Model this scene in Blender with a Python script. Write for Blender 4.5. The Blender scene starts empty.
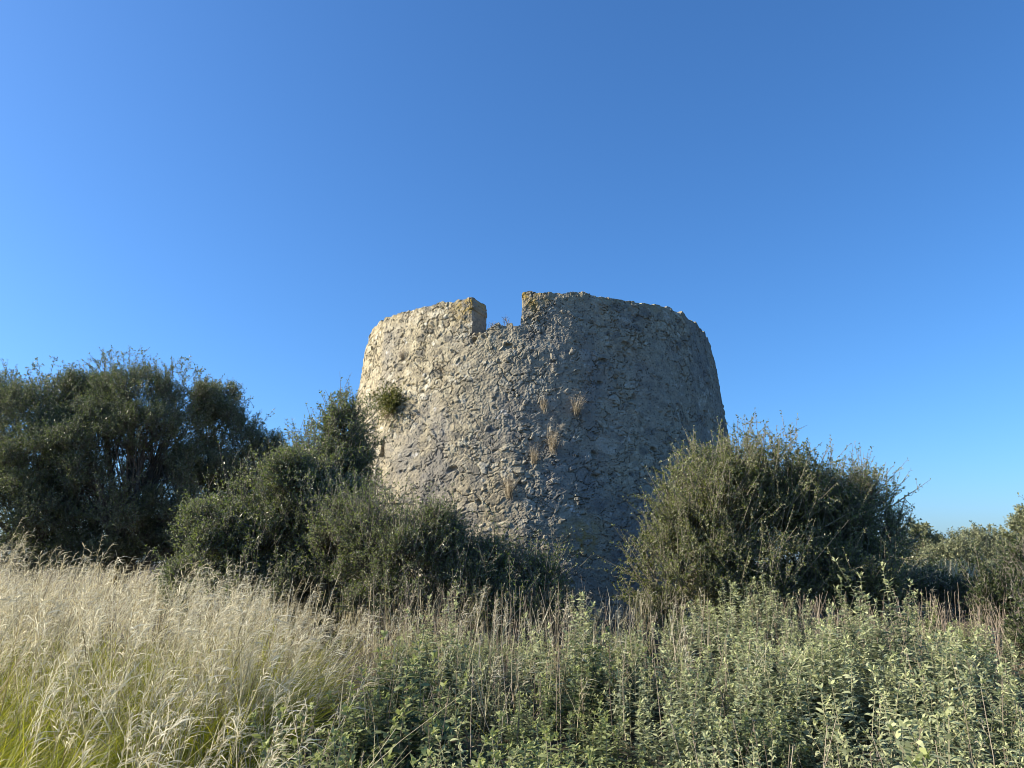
import bpy, math, random
import numpy as np
from mathutils import Vector

sc = bpy.context.scene
COL = sc.collection
R_ = math.radians

# ------------------------------------------------------------------ camera, sky, sun, exposure
cam = bpy.data.cameras.new('camera')
cam_ob = bpy.data.objects.new('camera', cam)
COL.objects.link(cam_ob)
cam_ob.location = (0, 0, 1.6)
cam_ob.rotation_euler = (R_(90 + 13), 0, 0)
cam.sensor_width = 36
cam.lens = 27.04
cam.clip_start = 0.05
cam.clip_end = 3000
sc.camera = cam_ob

SUN_AZ, SUN_EL = -91.0, 27.5
world = bpy.data.worlds.new('World')
sc.world = world
world.use_nodes = True
wn, wl = world.node_tree.nodes, world.node_tree.links
sky = wn.new('ShaderNodeTexSky')
sky.sky_type = 'NISHITA'
sky.sun_disc = False
sky.sun_elevation = R_(SUN_EL)
sky.sun_rotation = R_(SUN_AZ)
sky.air_density = 1.0
sky.dust_density = 1.1
sky.ozone_density = 10.0
hs = wn.new('ShaderNodeHueSaturation')
hs.inputs['Hue'].default_value = 0.498
hs.inputs['Saturation'].default_value = 1.04
wl.new(sky.outputs[0], hs.inputs['Color'])
wl.new(hs.outputs[0], wn['Background'].inputs['Color'])
wn['Background'].inputs['Strength'].default_value = 0.114

s_dir = Vector((math.cos(R_(SUN_EL)) * math.sin(R_(SUN_AZ)), math.cos(R_(SUN_EL)) * math.cos(R_(SUN_AZ)), math.sin(R_(SUN_EL))))
sun = bpy.data.lights.new('sun', 'SUN')
sun.energy = 5.0
sun.angle = R_(0.5)
sun.color = (1.0, 0.89, 0.70)
sun_ob = bpy.data.objects.new('sun', sun)
COL.objects.link(sun_ob)
sun_ob.rotation_euler = s_dir.to_track_quat('Z', 'Y').to_euler()

sc.view_settings.view_transform = 'Standard'
sc.view_settings.look = 'None'
sc.view_settings.exposure = 1.0
sc.view_settings.gamma = 1.0
sc.render.engine = 'CYCLES'
sc.cycles.filter_width = 0.95
sc.cycles.max_bounces = 6
sc.cycles.diffuse_bounces = 3
sc.cycles.glossy_bounces = 2
sc.cycles.transmission_bounces = 3

# ------------------------------------------------------------------ mesh helpers
class MB:
    """Collects vertices, faces, a per-vertex float, and links them as one mesh object."""
    def __init__(self):
        self.v, self.f, self.m, self.a, self.n = [], [], [], [], 0

    def add(self, verts, faces, mat=0, attr=None):
        verts = np.asarray(verts, np.float32).reshape(-1, 3)
        faces = np.asarray(faces, np.int64)
        self.v.append(verts)
        self.f.append(faces + self.n)
        self.m.append(np.full(len(faces), mat, np.int32))
        self.a.append(np.zeros(len(verts), np.float32) if attr is None else np.asarray(attr, np.float32).ravel())
        self.n += len(verts)

    def mesh(self, name, mats, smooth=False, attr_name='young'):
        me = bpy.data.meshes.new(name)
        V = np.concatenate(self.v)
        me.vertices.add(len(V))
        me.vertices.foreach_set('co', V.ravel())
        tot = np.concatenate([np.full(len(f), f.shape[1], np.int32) for f in self.f])
        lv = np.concatenate([f.ravel() for f in self.f]).astype(np.int32)
        st = np.concatenate([[0], np.cumsum(tot)[:-1]]).astype(np.int32)
        me.loops.add(len(lv))
        me.loops.foreach_set('vertex_index', lv)
        me.polygons.add(len(tot))
        me.polygons.foreach_set('loop_start', st)
        me.polygons.foreach_set('loop_total', tot)
        me.polygons.foreach_set('material_index', np.concatenate(self.m))
        me.polygons.foreach_set('use_smooth', np.full(len(tot), smooth, bool))
        at = me.attributes.new(attr_name, 'FLOAT', 'POINT')
        at.data.foreach_set('value', np.concatenate(self.a))
        for m in mats:
            me.materials.append(m)
        me.update(calc_edges=True)
        return me

    def build(self, name, mats, parent=None, smooth=False, loc=None):
        if not isinstance(mats, (list, tuple)):
            mats = [mats]
        ob = bpy.data.objects.new(name, self.mesh(name, mats, smooth))
        COL.objects.link(ob)
        if parent is not None:
            ob.parent = parent
        if loc is not None:
            ob.location = loc
        return ob


def tag(o, label, cat, group=None, kind=None):
    o['label'] = label
    o['category'] = cat
    if group:
        o['group'] = group
    if kind:
        o['kind'] = kind
    return o


def empty(name, loc, label, cat, group=None):
    o = bpy.data.objects.new(name, None)
    COL.objects.link(o)
    o.location = loc
    o.empty_display_size = 0.2
    return tag(o, label, cat, group)


def nrm(a):
    return a / np.maximum(np.linalg.norm(a, axis=-1, keepdims=True), 1e-9)


def hash01(*ints, seed=0):
    h = np.full(np.shape(ints[0]), (seed * 2654435761 + 12345) & 0xffffffff, np.uint64)
    for k, i in enumerate(ints):
        h = (h ^ ((np.asarray(i).astype(np.int64) & 0xffffffff).astype(np.uint64) * np.uint64((374761393, 668265263, 2246822519)[k % 3]))) & np.uint64(0xffffffff)
        h = (h * np.uint64(1274126177)) & np.uint64(0xffffffff)
        h = h ^ (h >> np.uint64(15))
    h = (h * np.uint64(2246822519)) & np.uint64(0xffffffff)
    h = h ^ (h >> np.uint64(13))
    return (h & np.uint64(0xffffff)).astype(np.float64) / 16777216.0


def vnoise(p, seed=0):
    p = np.asarray(p, float)
    i = np.floor(p).astype(np.int64)
    f = p - i
    f = f * f * (3 - 2 * f)
    d = p.shape[-1]
    out = 0
    for c in range(2 ** d):
        w, idx = 1.0, []
        for k in range(d):
            b = (c >> k) & 1
            w = w * (f[..., k] if b else 1 - f[..., k])
            idx.append(i[..., k] + b)
        out = out + w * hash01(*idx, seed=seed)
    return out


def worley(u, v, su, sv, seed):
    """F1, F2 and the id of the nearest cell on a jittered grid."""
    gu, gv = u / su, v / sv
    iu, iv = np.floor(gu).astype(np.int64), np.floor(gv).astype(np.int64)
    f1 = np.full(u.shape, 9.0)
    f2 = np.full(u.shape, 9.0)
    cid = np.zeros(u.shape)
    for a in (-1, 0, 1):
        for b in (-1, 0, 1):
            cu, cv = iu + a, iv + b
            px = cu + 0.1 + 0.8 * hash01(cu, cv, seed=seed)
            py = cv + 0.1 + 0.8 * hash01(cu, cv, seed=seed + 1)
            d = np.hypot(px - gu, py - gv)
            near = d < f1
            f2 = np.where(near, f1, np.minimum(f2, d))
            cid = np.where(near, hash01(cu, cv, seed=seed + 2), cid)
            f1 = np.where(near, d, f1)
    return f1, f2, cid


def sstep(a, b, x):
    t = np.clip((x - a) / (b - a), 0, 1)
    return t * t * (3 - 2 * t)


def ribbons(mb, P, D, L, W, side, bend=None, segs=3, shape='blade', mat=0, attr=None):
    """n curved strips: start P, direction D, length L, width W, sideways vector, bend added with t squared."""
    n = len(P)
    L = np.broadcast_to(np.asarray(L, float), (n,))
    W = np.broadcast_to(np.asarray(W, float), (n,))
    t = np.linspace(0, 1, segs + 1)
    if shape == 'blade':
        prof = 1 - 0.92 * t ** 1.6
    elif shape == 'stem':
        prof = 1 - 0.6 * t
    else:
        prof = np.maximum(np.sin(np.pi * np.clip(t * 0.9 + 0.06, 0, 1)) ** 0.8, 0.08)
    C = P[:, None, :] + D[:, None, :] * (L[:, None] * t[None])[..., None]
    if bend is not None:
        C = C + bend[:, None, :] * (t[None] ** 2)[..., None]
    S = side[:, None, :] * (0.5 * W[:, None] * prof[None])[..., None]
    V = np.stack([C - S, C + S], axis=2).reshape(-1, 3)
    k = np.arange(segs) * 2
    q = np.stack([k, k + 1, k + 3, k + 2], 1)
    F = (np.arange(n)[:, None, None] * (2 * (segs + 1)) + q[None]).reshape(-1, 4)
    at = None if attr is None else np.repeat(np.broadcast_to(attr, (n,)), 2 * (segs + 1))
    mb.add(V, F, mat, at)


def tubes(mb, paths, sides=5, mat=0):
    """paths: list of (points k x 3, radii k)."""
    for pts, rad in paths:
        pts = np.asarray(pts, float)
        k = len(pts)
        T = nrm(np.gradient(pts, axis=0))
        ref = np.array([0.31, 0.87, 0.38]) if abs(T[0, 2]) > 0.5 else np.array([0.1, 0.2, 0.97])
        A = nrm(np.cross(T, ref))
        B = np.cross(T, A)
        an = np.arange(sides) * 2 * np.pi / sides
        V = pts[:, None] + (A[:, None] * np.cos(an)[None, :, None] + B[:, None] * np.sin(an)[None, :, None]) * np.asarray(rad)[:, None, None]
        i = np.arange(k - 1)[:, None] * sides
        j = np.arange(sides)[None]
        F = np.stack([i + j, i + (j + 1) % sides, i + sides + (j + 1) % sides, i + sides + j], -1).reshape(-1, 4)
        mb.add(V, F, mat)


def wires(mb, P, Q, r0, r1, mat=0, bend=None, segs=2):
    """n thin three-sided rods from P to Q, all at once."""
    n = len(P)
    t = np.linspace(0, 1, segs + 1)
    C = P[:, None] * (1 - t)[None, :, None] + Q[:, None] * t[None, :, None]
    if bend is not None:
        C = C + bend[:, None] * (t * (1 - t) * 4)[None, :, None]
    T = nrm(Q - P)
    A = nrm(np.cross(T, np.array([0.37, 0.71, 0.59])))
    B = np.cross(T, A)
    r = np.broadcast_to(r0, (n,))[:, None] * (1 - t)[None] + np.broadcast_to(r1, (n,))[:, None] * t[None]
    rings = [C + r[..., None] * (A[:, None] * math.cos(a) + B[:, None] * math.sin(a)) for a in (0, 2.0944, 4.1888)]
    V = np.stack(rings, 2).reshape(-1, 3)
    q = []
    for s in range(segs):
        for j in range(3):
            q.append([s * 3 + j, s * 3 + (j + 1) % 3, s * 3 + 3 + (j + 1) % 3, s * 3 + 3 + j])
    F = (np.arange(n)[:, None, None] * (3 * (segs + 1)) + np.array(q)[None]).reshape(-1, 4)
    mb.add(V, F, mat)


def rand_dirs(rng, n):
    return nrm(rng.normal(size=(n, 3)))

# ------------------------------------------------------------------ materials
def new_mat(name):
    m = bpy.data.materials.new(name)
    m.use_nodes = True
    nt = m.node_tree
    nt.nodes.clear()
    return m, nt.nodes, nt.links


def ramp(n, stops):
    r = n.new('ShaderNodeValToRGB')
    e = r.color_ramp.elements
    while len(e) < len(stops):
        e.new(0.5)
    for el, (p, c) in zip(e, stops):
        el.position = p
        el.color = (*c, 1)
    return r


def leaf_mat(name, cols, back=None, young=None, rough=0.5, trans=0.28, spec=0.4, patch=0.8):
    """Each leaf takes its own tint from the ramp; the underside may be paler, young leaves another colour."""
    m, n, l = new_mat(name)
    geo = n.new('ShaderNodeNewGeometry')
    k = len(cols)
    r = ramp(n, [(i / max(k - 1, 1), c) for i, c in enumerate(cols)])
    tc = n.new('ShaderNodeTexCoord')
    no = n.new('ShaderNodeTexNoise')
    no.inputs['Scale'].default_value = patch
    no.inputs['Detail'].default_value = 2
    l.new(tc.outputs['Object'], no.inputs['Vector'])
    ad = n.new('ShaderNodeMath'); ad.operation = 'MULTIPLY_ADD'
    l.new(no.outputs['Fac'], ad.inputs[0]); ad.inputs[1].default_value = 0.9; ad.inputs[2].default_value = -0.45
    sm = n.new('ShaderNodeMath'); sm.operation = 'ADD'; sm.use_clamp = True
    l.new(geo.outputs['Random Per Island'], sm.inputs[0]); l.new(ad.outputs[0], sm.inputs[1])
    l.new(sm.outputs[0], r.inputs[0])
    col = r.outputs[0]
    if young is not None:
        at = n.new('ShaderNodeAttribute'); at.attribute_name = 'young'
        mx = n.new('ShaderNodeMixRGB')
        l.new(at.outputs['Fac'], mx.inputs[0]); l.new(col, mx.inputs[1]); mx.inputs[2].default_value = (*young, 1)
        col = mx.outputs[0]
    if back is not None:
        mx = n.new('ShaderNodeMixRGB')
        l.new(geo.outputs['Backfacing'], mx.inputs[0]); l.new(col, mx.inputs[1]); mx.inputs[2].default_value = (*back, 1)
        col = mx.outputs[0]
    p = n.new('ShaderNodeBsdfPrincipled')
    p.inputs['Roughness'].default_value = rough
    p.inputs['Specular IOR Level'].default_value = spec
    l.new(col, p.inputs['Base Color'])
    tr = n.new('ShaderNodeBsdfTranslucent')
    hv = n.new('ShaderNodeHueSaturation'); hv.inputs['Saturation'].default_value = 1.25; hv.inputs['Value'].default_value = 1.25
    l.new(col, hv.inputs['Color']); l.new(hv.outputs[0], tr.inputs['Color'])
    ms = n.new('ShaderNodeMixShader'); ms.inputs[0].default_value = trans
    l.new(p.outputs[0], ms.inputs[1]); l.new(tr.outputs[0], ms.inputs[2])
    out = n.new('ShaderNodeOutputMaterial')
    l.new(ms.outputs[0], out.inputs['Surface'])
    return m


def bark_mat(name, c0, c1, scale=14):
    m, n, l = new_mat(name)
    tc = n.new('ShaderNodeTexCoord')
    no = n.new('ShaderNodeTexNoise'); no.inputs['Scale'].default_value = scale; no.inputs['Detail'].default_value = 5
    l.new(tc.outputs['Object'], no.inputs['Vector'])
    r = ramp(n, [(0.3, c0), (0.7, c1)])
    l.new(no.outputs['Fac'], r.inputs[0])
    p = n.new('ShaderNodeBsdfPrincipled'); p.inputs['Roughness'].default_value = 0.9
    p.inputs['Specular IOR Level'].default_value = 0.15
    l.new(r.outputs[0], p.inputs['Base Color'])
    b = n.new('ShaderNodeBump'); b.inputs['Strength'].default_value = 0.4; b.inputs['Distance'].default_value = 0.02
    l.new(no.outputs['Fac'], b.inputs['Height']); l.new(b.outputs[0], p.inputs['Normal'])
    out = n.new('ShaderNodeOutputMaterial'); l.new(p.outputs[0], out.inputs['Surface'])
    return m


def stone_mat():
    m, n, l = new_mat('rubble_masonry')
    def noise(scale, detail=4, rough=0.55, vec=None):
        x = n.new('ShaderNodeTexNoise'); x.inputs['Scale'].default_value = scale
        x.inputs['Detail'].default_value = detail; x.inputs['Roughness'].default_value = rough
        l.new(vec or tc.outputs['Object'], x.inputs['Vector'])
        return x
    def mix(fac, a, b, mode='MIX'):
        x = n.new('ShaderNodeMixRGB'); x.blend_type = mode
        for s, v in ((0, fac), (1, a), (2, b)):
            if hasattr(v, 'is_linked'):
                l.new(v, x.inputs[s])
            else:
                x.inputs[s].default_value = v if s == 0 else (*v, 1)
        return x.outputs[0]
    def attr(name):
        x = n.new('ShaderNodeAttribute'); x.attribute_name = name
        return x.outputs['Fac']
    def thr(sock, a, b):
        x = n.new('ShaderNodeMapRange'); x.inputs[1].default_value = a; x.inputs[2].default_value = b
        l.new(sock, x.inputs[0])
        return x.outputs[0]
    tc = n.new('ShaderNodeTexCoord')
    stone = ramp(n, [(0.0, (0.13, 0.125, 0.105)), (0.2, (0.25, 0.22, 0.155)), (0.5, (0.40, 0.345, 0.23)), (0.8, (0.50, 0.445, 0.31)), (1.0, (0.64, 0.60, 0.48))])
    l.new(attr('cell'), stone.inputs[0])
    mort_n = noise(9, 5, 0.65)
    mort = ramp(n, [(0.3, (0.25, 0.215, 0.145)), (0.52, (0.43, 0.375, 0.255)), (0.75, (0.56, 0.505, 0.365))])
    l.new(mort_n.outputs['Fac'], mort.inputs[0])
    col = mix(attr('mortar'), stone.outputs[0], mort.outputs[0])
    # mottling at two sizes
    fine = noise(34, 5, 0.75)
    fr = ramp(n, [(0.3, (0.52, 0.52, 0.52)), (0.68, (1.25, 1.25, 1.23))])
    l.new(fine.outputs['Fac'], fr.inputs[0])
    col = mix(0.85, col, fr.outputs[0], 'MULTIPLY')
    # grey weathering crust in broad patches, stretched down the wall
    mp = n.new('ShaderNodeMapping'); mp.inputs['Scale'].default_value = (1, 1, 0.45)
    l.new(tc.outputs['Object'], mp.inputs['Vector'])
    crust = noise(1.15, 6, 0.62, mp.outputs[0])
    col = mix(thr(crust.outputs['Fac'], 0.47, 0.66), col, mix(0.72, col, (0.19, 0.185, 0.175)))
    # greyer on the side away from the sun: weathering plus painted shade
    col = mix(attr('weather_shade'), col, mix(0.6, col, (0.185, 0.18, 0.17)))
    # dark specks painted for the shade in small gaps, white lime remains, ochre lichen on the broken edges
    sp = noise(24, 3, 0.6)
    col = mix(thr(sp.outputs['Fac'], 0.59, 0.66), col, (0.07, 0.07, 0.065))
    wh = noise(3.3, 5, 0.7)
    col = mix(thr(wh.outputs['Fac'], 0.63, 0.72), col, (0.55, 0.53, 0.48))
    oc = noise(7, 4, 0.7)
    of = n.new('ShaderNodeMath'); of.operation = 'MULTIPLY'; of.use_clamp = True
    l.new(attr('lichen'), of.inputs[0]); l.new(thr(oc.outputs['Fac'], 0.4, 0.6), of.inputs[1])
    col = mix(of.outputs[0], col, (0.36, 0.25, 0.06))
    p = n.new('ShaderNodeBsdfPrincipled'); p.inputs['Roughness'].default_value = 0.95
    p.inputs['Specular IOR Level'].default_value = 0.1
    l.new(col, p.inputs['Base Color'])
    b = n.new('ShaderNodeBump'); b.inputs['Strength'].default_value = 0.6; b.inputs['Distance'].default_value = 0.015
    l.new(fine.outputs['Fac'], b.inputs['Height'])
    b2 = n.new('ShaderNodeBump'); b2.inputs['Strength'].default_value = 0.5; b2.inputs['Distance'].default_value = 0.04
    l.new(sp.outputs['Fac'], b2.inputs['Height']); l.new(b.outputs[0], b2.inputs['Normal'])
    l.new(b2.outputs[0], p.inputs['Normal'])
    out = n.new('ShaderNodeOutputMaterial'); l.new(p.outputs[0], out.inputs['Surface'])
    return m


def ground_mat():
    m, n, l = new_mat('dry_earth')
    tc = n.new('ShaderNodeTexCoord')
    a = n.new('ShaderNodeTexNoise'); a.inputs['Scale'].default_value = 0.35; a.inputs['Detail'].default_value = 8
    b = n.new('ShaderNodeTexNoise'); b.inputs['Scale'].default_value = 22; b.inputs['Detail'].default_value = 5
    for x in (a, b):
        l.new(tc.outputs['Object'], x.inputs['Vector'])
    r1 = ramp(n, [(0.35, (0.04, 0.035, 0.02)), (0.55, (0.075, 0.06, 0.035)), (0.72, (0.13, 0.105, 0.06))])
    l.new(a.outputs['Fac'], r1.inputs[0])
    r2 = ramp(n, [(0.3, (0.5, 0.5, 0.5)), (0.7, (1.3, 1.25, 1.2))])
    l.new(b.outputs['Fac'], r2.inputs[0])
    mx = n.new('ShaderNodeMixRGB'); mx.blend_type = 'MULTIPLY'; mx.inputs[0].default_value = 1
    l.new(r1.outputs[0], mx.inputs[1]); l.new(r2.outputs[0], mx.inputs[2])
    p = n.new('ShaderNodeBsdfPrincipled'); p.inputs['Roughness'].default_value = 0.95
    l.new(mx.outputs[0], p.inputs['Base Color'])
    bp = n.new('ShaderNodeBump'); bp.inputs['Strength'].default_value = 0.8; bp.inputs['Distance'].default_value = 0.05
    l.new(b.outputs['Fac'], bp.inputs['Height']); l.new(bp.outputs[0], p.inputs['Normal'])
    out = n.new('ShaderNodeOutputMaterial'); l.new(p.outputs[0], out.inputs['Surface'])
    return m


M = {
    'stone': stone_mat(),
    'earth': ground_mat(),
    'bark': bark_mat('grey_bark', (0.07, 0.06, 0.05), (0.20, 0.18, 0.15)),
    'twig': bark_mat('pale_twig', (0.09, 0.08, 0.06), (0.25, 0.225, 0.18)),
    'olive': leaf_mat('olive_leaves', [(0.042, 0.068, 0.026), (0.108, 0.142, 0.050), (0.225, 0.26, 0.10)], back=(0.19, 0.205, 0.13), rough=0.38, trans=0.3, spec=0.5),
    'shrub': leaf_mat('wild_olive_leaves', [(0.060, 0.092, 0.028), (0.140, 0.182, 0.056), (0.285, 0.325, 0.125)], back=(0.22, 0.23, 0.14), rough=0.36, trans=0.34, spec=0.5),
    'thorn': leaf_mat('small_shrub_leaves', [(0.056, 0.080, 0.022), (0.142, 0.174, 0.052), (0.30, 0.33, 0.115)], back=(0.22, 0.225, 0.12), rough=0.38, trans=0.34, spec=0.5),
    'mastic': leaf_mat('mastic_leaves', [(0.060, 0.092, 0.028), (0.140, 0.182, 0.056), (0.285, 0.325, 0.125)], back=(0.22, 0.23, 0.14), rough=0.36, trans=0.34, spec=0.5),
    'dark': leaf_mat('shaded_shrub_leaves', [(0.026, 0.042, 0.015), (0.058, 0.080, 0.028), (0.12, 0.14, 0.052)], rough=0.38, trans=0.3, spec=0.5),  # darkened leaves: shade and deep gaps put into the colour
    'far': leaf_mat('hazy_far_leaves', [(0.12, 0.14, 0.08), (0.22, 0.24, 0.125), (0.34, 0.345, 0.19)], rough=0.6, trans=0.22),  # pale dusty leaves, with distance haze put into the colour
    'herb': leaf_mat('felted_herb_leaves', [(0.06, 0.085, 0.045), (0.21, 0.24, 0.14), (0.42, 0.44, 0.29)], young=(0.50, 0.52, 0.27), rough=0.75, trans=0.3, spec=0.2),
    'herb_shaded': leaf_mat('shaded_herb_leaves', [(0.035, 0.06, 0.03), (0.10, 0.135, 0.065), (0.22, 0.25, 0.13)], young=(0.36, 0.39, 0.16), rough=0.7, trans=0.3, spec=0.25),  # darker green: shade of the bottom patch put into the leaf colour
    'straw': leaf_mat('dry_straw', [(0.14, 0.115, 0.062), (0.34, 0.295, 0.18), (0.52, 0.47, 0.31), (0.72, 0.67, 0.49)], rough=0.65, trans=0.3, spec=0.3, patch=0.6),
    'plume': leaf_mat('dry_plumes', [(0.38, 0.335, 0.225), (0.57, 0.52, 0.38), (0.75, 0.71, 0.56)], rough=0.7, trans=0.4, spec=0.2, patch=0.6),
    'green': leaf_mat('green_grass', [(0.09, 0.12, 0.02), (0.28, 0.30, 0.045), (0.54, 0.52, 0.13)], rough=0.55, trans=0.35, spec=0.3, patch=0.9),
    'herb_stem': bark_mat('felted_herb_stems', (0.16, 0.15, 0.09), (0.30, 0.28, 0.19)),
    'stalk': leaf_mat('brown_stalks', [(0.12, 0.095, 0.07), (0.22, 0.18, 0.135), (0.38, 0.325, 0.25)], rough=0.8, trans=0.05, spec=0.15),
    'tuft': leaf_mat('dead_tufts', [(0.22, 0.185, 0.13), (0.36, 0.31, 0.225), (0.52, 0.46, 0.35)], rough=0.7, trans=0.2, spec=0.2),
    'caper': leaf_mat('wall_plant_leaves', [(0.06, 0.075, 0.02), (0.12, 0.13, 0.04), (0.2, 0.19, 0.07)], rough=0.6, trans=0.25),
}

# ------------------------------------------------------------------ ground
def gz(x, y):
    x, y = np.asarray(x, float), np.asarray(y, float)
    base = 0.5 * sstep(0.5, 8.5, y) + 0.15 * sstep(9, 16, y) - 0.3 * sstep(26, 70, y)
    p = np.stack([x * 0.45, y * 0.45], -1)
    return base + 0.14 * (vnoise(p, 3) - 0.5) + 0.05 * (vnoise(p * 3.1, 4) - 0.5)


g = MB()
ax = np.concatenate([-np.geomspace(700, 16, 26), np.arange(-15, 15.01, 0.3), np.geomspace(16, 700, 26)])
ay = np.concatenate([-np.geomspace(300, 6, 16), np.arange(-5, 26.01, 0.3), np.geomspace(27, 900, 30)])
GX, GY = np.meshgrid(ax, ay)
idx = np.arange(GX.size).reshape(GX.shape)
g.add(np.stack([GX, GY, gz(GX, GY)], -1).reshape(-1, 3),
      np.stack([idx[:-1, :-1], idx[:-1, 1:], idx[1:, 1:], idx[1:, :-1]], -1).reshape(-1, 4))
gr = g.build('ground', M['earth'], smooth=True)
tag(gr, 'dark dry earth under the grass, rising gently to the tower', 'ground', kind='structure')

# ------------------------------------------------------------------ tower
TX, TY, TZ = 0.61, 18.0, 0.35
RT, ZT, BAT = 4.05, 6.62, 0.122
HOLE = (R_(-45.2), 3.75)
PHI_L, PHI_R = R_(-19.3), R_(-6.0)      # the two jambs of the breach in the parapet
top_tab = np.array([(-180, 6.45), (-120, 6.50), (-90, 6.55), (-72, 6.66), (-62, 6.72), (-48, 6.67), (-38, 6.62), (-31, 6.60), (-27, 6.565), (-26, 6.62), (-20, 6.61),
                    (-14, 6.66), (-7, 6.67), (2.7, 6.64), (9, 6.64), (12.2, 6.585), (20.8, 6.615), (29.8, 6.61), (36, 6.64), (45, 6.60), (52, 6.56), (60, 6.50), (75, 6.42), (100, 6.45), (180, 6.45)])


def z_top(ph):
    d = np.degrees(ph) - 1.4
    u = ph * 4.1
    z = np.interp(d, top_tab[:, 0], top_tab[:, 1])
    step = hash01(np.floor(u / 0.19 + 0.3 * np.sin(u * 3)).astype(np.int64), seed=91)
    fine = hash01(np.floor(u / 0.075).astype(np.int64), seed=92)
    return z + 0.05 * (step - 0.5) + 0.025 * (fine - 0.5) - 0.06 * (step > 0.9) + 0.09 * (vnoise(np.stack([u * 1.3, u * 0 + 2.0], -1), 94) - 0.5)


def z_sill(ph):
    d = np.degrees(ph) - 1.4
    z = np.interp(d, [-21, -17.5, -13.5, -7.5], [5.80, 5.87, 6.0, 5.99])
    st = hash01(np.floor(ph * 4.1 / 0.12).astype(np.int64), seed=93)
    return z + 0.10 * (st - 0.55)


def wall_fields(ph, z):
    """Radial relief of the rubble wall plus the stone id, mortar, weathering-with-shade and lichen masks."""
    u = ph * 4.4
    wob = np.stack([u * 3.1, z * 3.1], -1)
    uu = u + 0.13 * (vnoise(wob, 11) - 0.5) + 0.05 * (vnoise(wob * 3.3, 13) - 0.5)
    zz = z + 0.13 * (vnoise(wob, 12) - 0.5) + 0.05 * (vnoise(wob * 3.3, 14) - 0.5)
    a1, a2, aid = worley(uu, zz, 0.235, 0.165, 21)
    b1, b2, bid = worley(uu + 3, zz, 0.115, 0.088, 31)
    c1, c2, cid = worley(uu, zz + 5, 0.058, 0.050, 41)
    A = sstep(0.0, 0.36, a2 - a1)
    B = sstep(0.0, 0.40, b2 - b1)
    Cc = sstep(0.0, 0.45, c2 - c1)
    pn = np.stack([u, z], -1)
    bare = sstep(0.38, 0.66, vnoise(pn * 1.3, 51) * 0.55 + vnoise(pn * 3.6, 52) * 0.45)   # where the mortar has washed out
    big = hash01((aid * 9999).astype(np.int64), seed=5) > 0.62
    h = np.where(big, A * (0.003 + 0.013 * aid), B * (0.001 + 0.008 * bid)) * (0.08 + 0.70 * bare)
    h += 0.006 * Cc * cid * (1.1 - 0.45 * bare)
    h -= 0.014 * sstep(0.10, 0.0, b2 - b1) * bare * (vnoise(pn * 4.4, 73) > 0.4)
    h += 0.09 * (vnoise(pn * 0.55, 61) - 0.5) + 0.05 * (vnoise(pn * 1.7, 62) - 0.5) + 0.020 * (vnoise(pn * 5.3, 63) - 0.5) + 0.010 * (vnoise(pn * 11, 64) - 0.5) + 0.011 * (vnoise(pn * 31, 68) - 0.5)
    prot = hash01((bid * 99999).astype(np.int64), seed=6)
    h += np.where(prot > 0.92, 0.022 * B, 0)                              # single stones left standing proud
    h -= 0.030 * sstep(0.09, 0.0, a2 - a1) * (vnoise(pn * 3.7, 74) > 0.62) + 0.024 * sstep(0.12, 0.0, b2 - b1) * (vnoise(pn * 6.1, 75) > 0.68)   # open joints
    # stones that have fallen out
    p1, _, pid = worley(uu * 0.7 + u * 0.3 + 7, zz * 1.2 - z * 0.2 + 3, 0.40, 0.26, 71)
    p1 = p1 + 0.22 * (vnoise(pn * 17, 69) - 0.5)
    h -= 0.07 * np.where(pid < 0.05, sstep(0.24, 0.08, p1 * (0.8 + pid)), 0)
    q1, _, qid = worley(uu + 1, zz + 9, 0.13, 0.10, 81)
    h -= 0.04 * np.where(qid < 0.06, sstep(0.42, 0.05, q1 + 0.2 * (vnoise(pn * 23, 70) - 0.5)), 0)
    # a putlog hole
    h -= 0.65 * ((np.abs(ph - HOLE[0]) * 4.4 + 0.12 * (z - HOLE[1]) < 0.055) & (np.abs(z - HOLE[1]) < 0.17))
    edge = np.clip((np.pi - np.abs(ph)) / 0.1, 0, 1)
    mort = 1 - np.where(big, A, B) * (0.5 + 0.5 * bare)
    cell = np.where(big, aid, bid)
    weather_shade = sstep(-0.55, 0.15, ph + 0.5 * (vnoise(pn * 0.9, 65) - 0.5)) * (0.55 + 0.45 * vnoise(pn * 2.3, 66))  # grey grows towards the unlit side: painted shade together with weathering
    jd = np.minimum(np.hypot((ph - PHI_L) * 4.1 + 0.1, (z - 6.45)), np.hypot((ph - PHI_R) * 4.1 - 0.15, (z - 6.55)))
    lich = np.clip(1.05 - jd / 0.5, 0, 1) + 0.8 * np.clip(1 - np.hypot((ph - 0.13) * 4.6, (z - 2.0) * 1.2) / 0.6, 0, 1) \
        + 0.55 * sstep(6.35, 6.7, z) * vnoise(pn * 2.0, 67)
    return h * edge, cell, mort, weather_shade, np.clip(lich, 0, 1)


def cone(ph, z, h):
    r = RT + BAT * (ZT - z) + h
    return np.stack([TX + r * np.sin(ph), TY - r * np.cos(ph), z], -1)


def grid_faces(ny, nx, flip=False):
    i = np.arange(ny * nx).reshape(ny, nx)
    q = [i[:-1, :-1], i[:-1, 1:], i[1:, 1:], i[1:, :-1]]
    return np.stack(q[::-1] if flip else q, -1).reshape(-1, 4)


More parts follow.
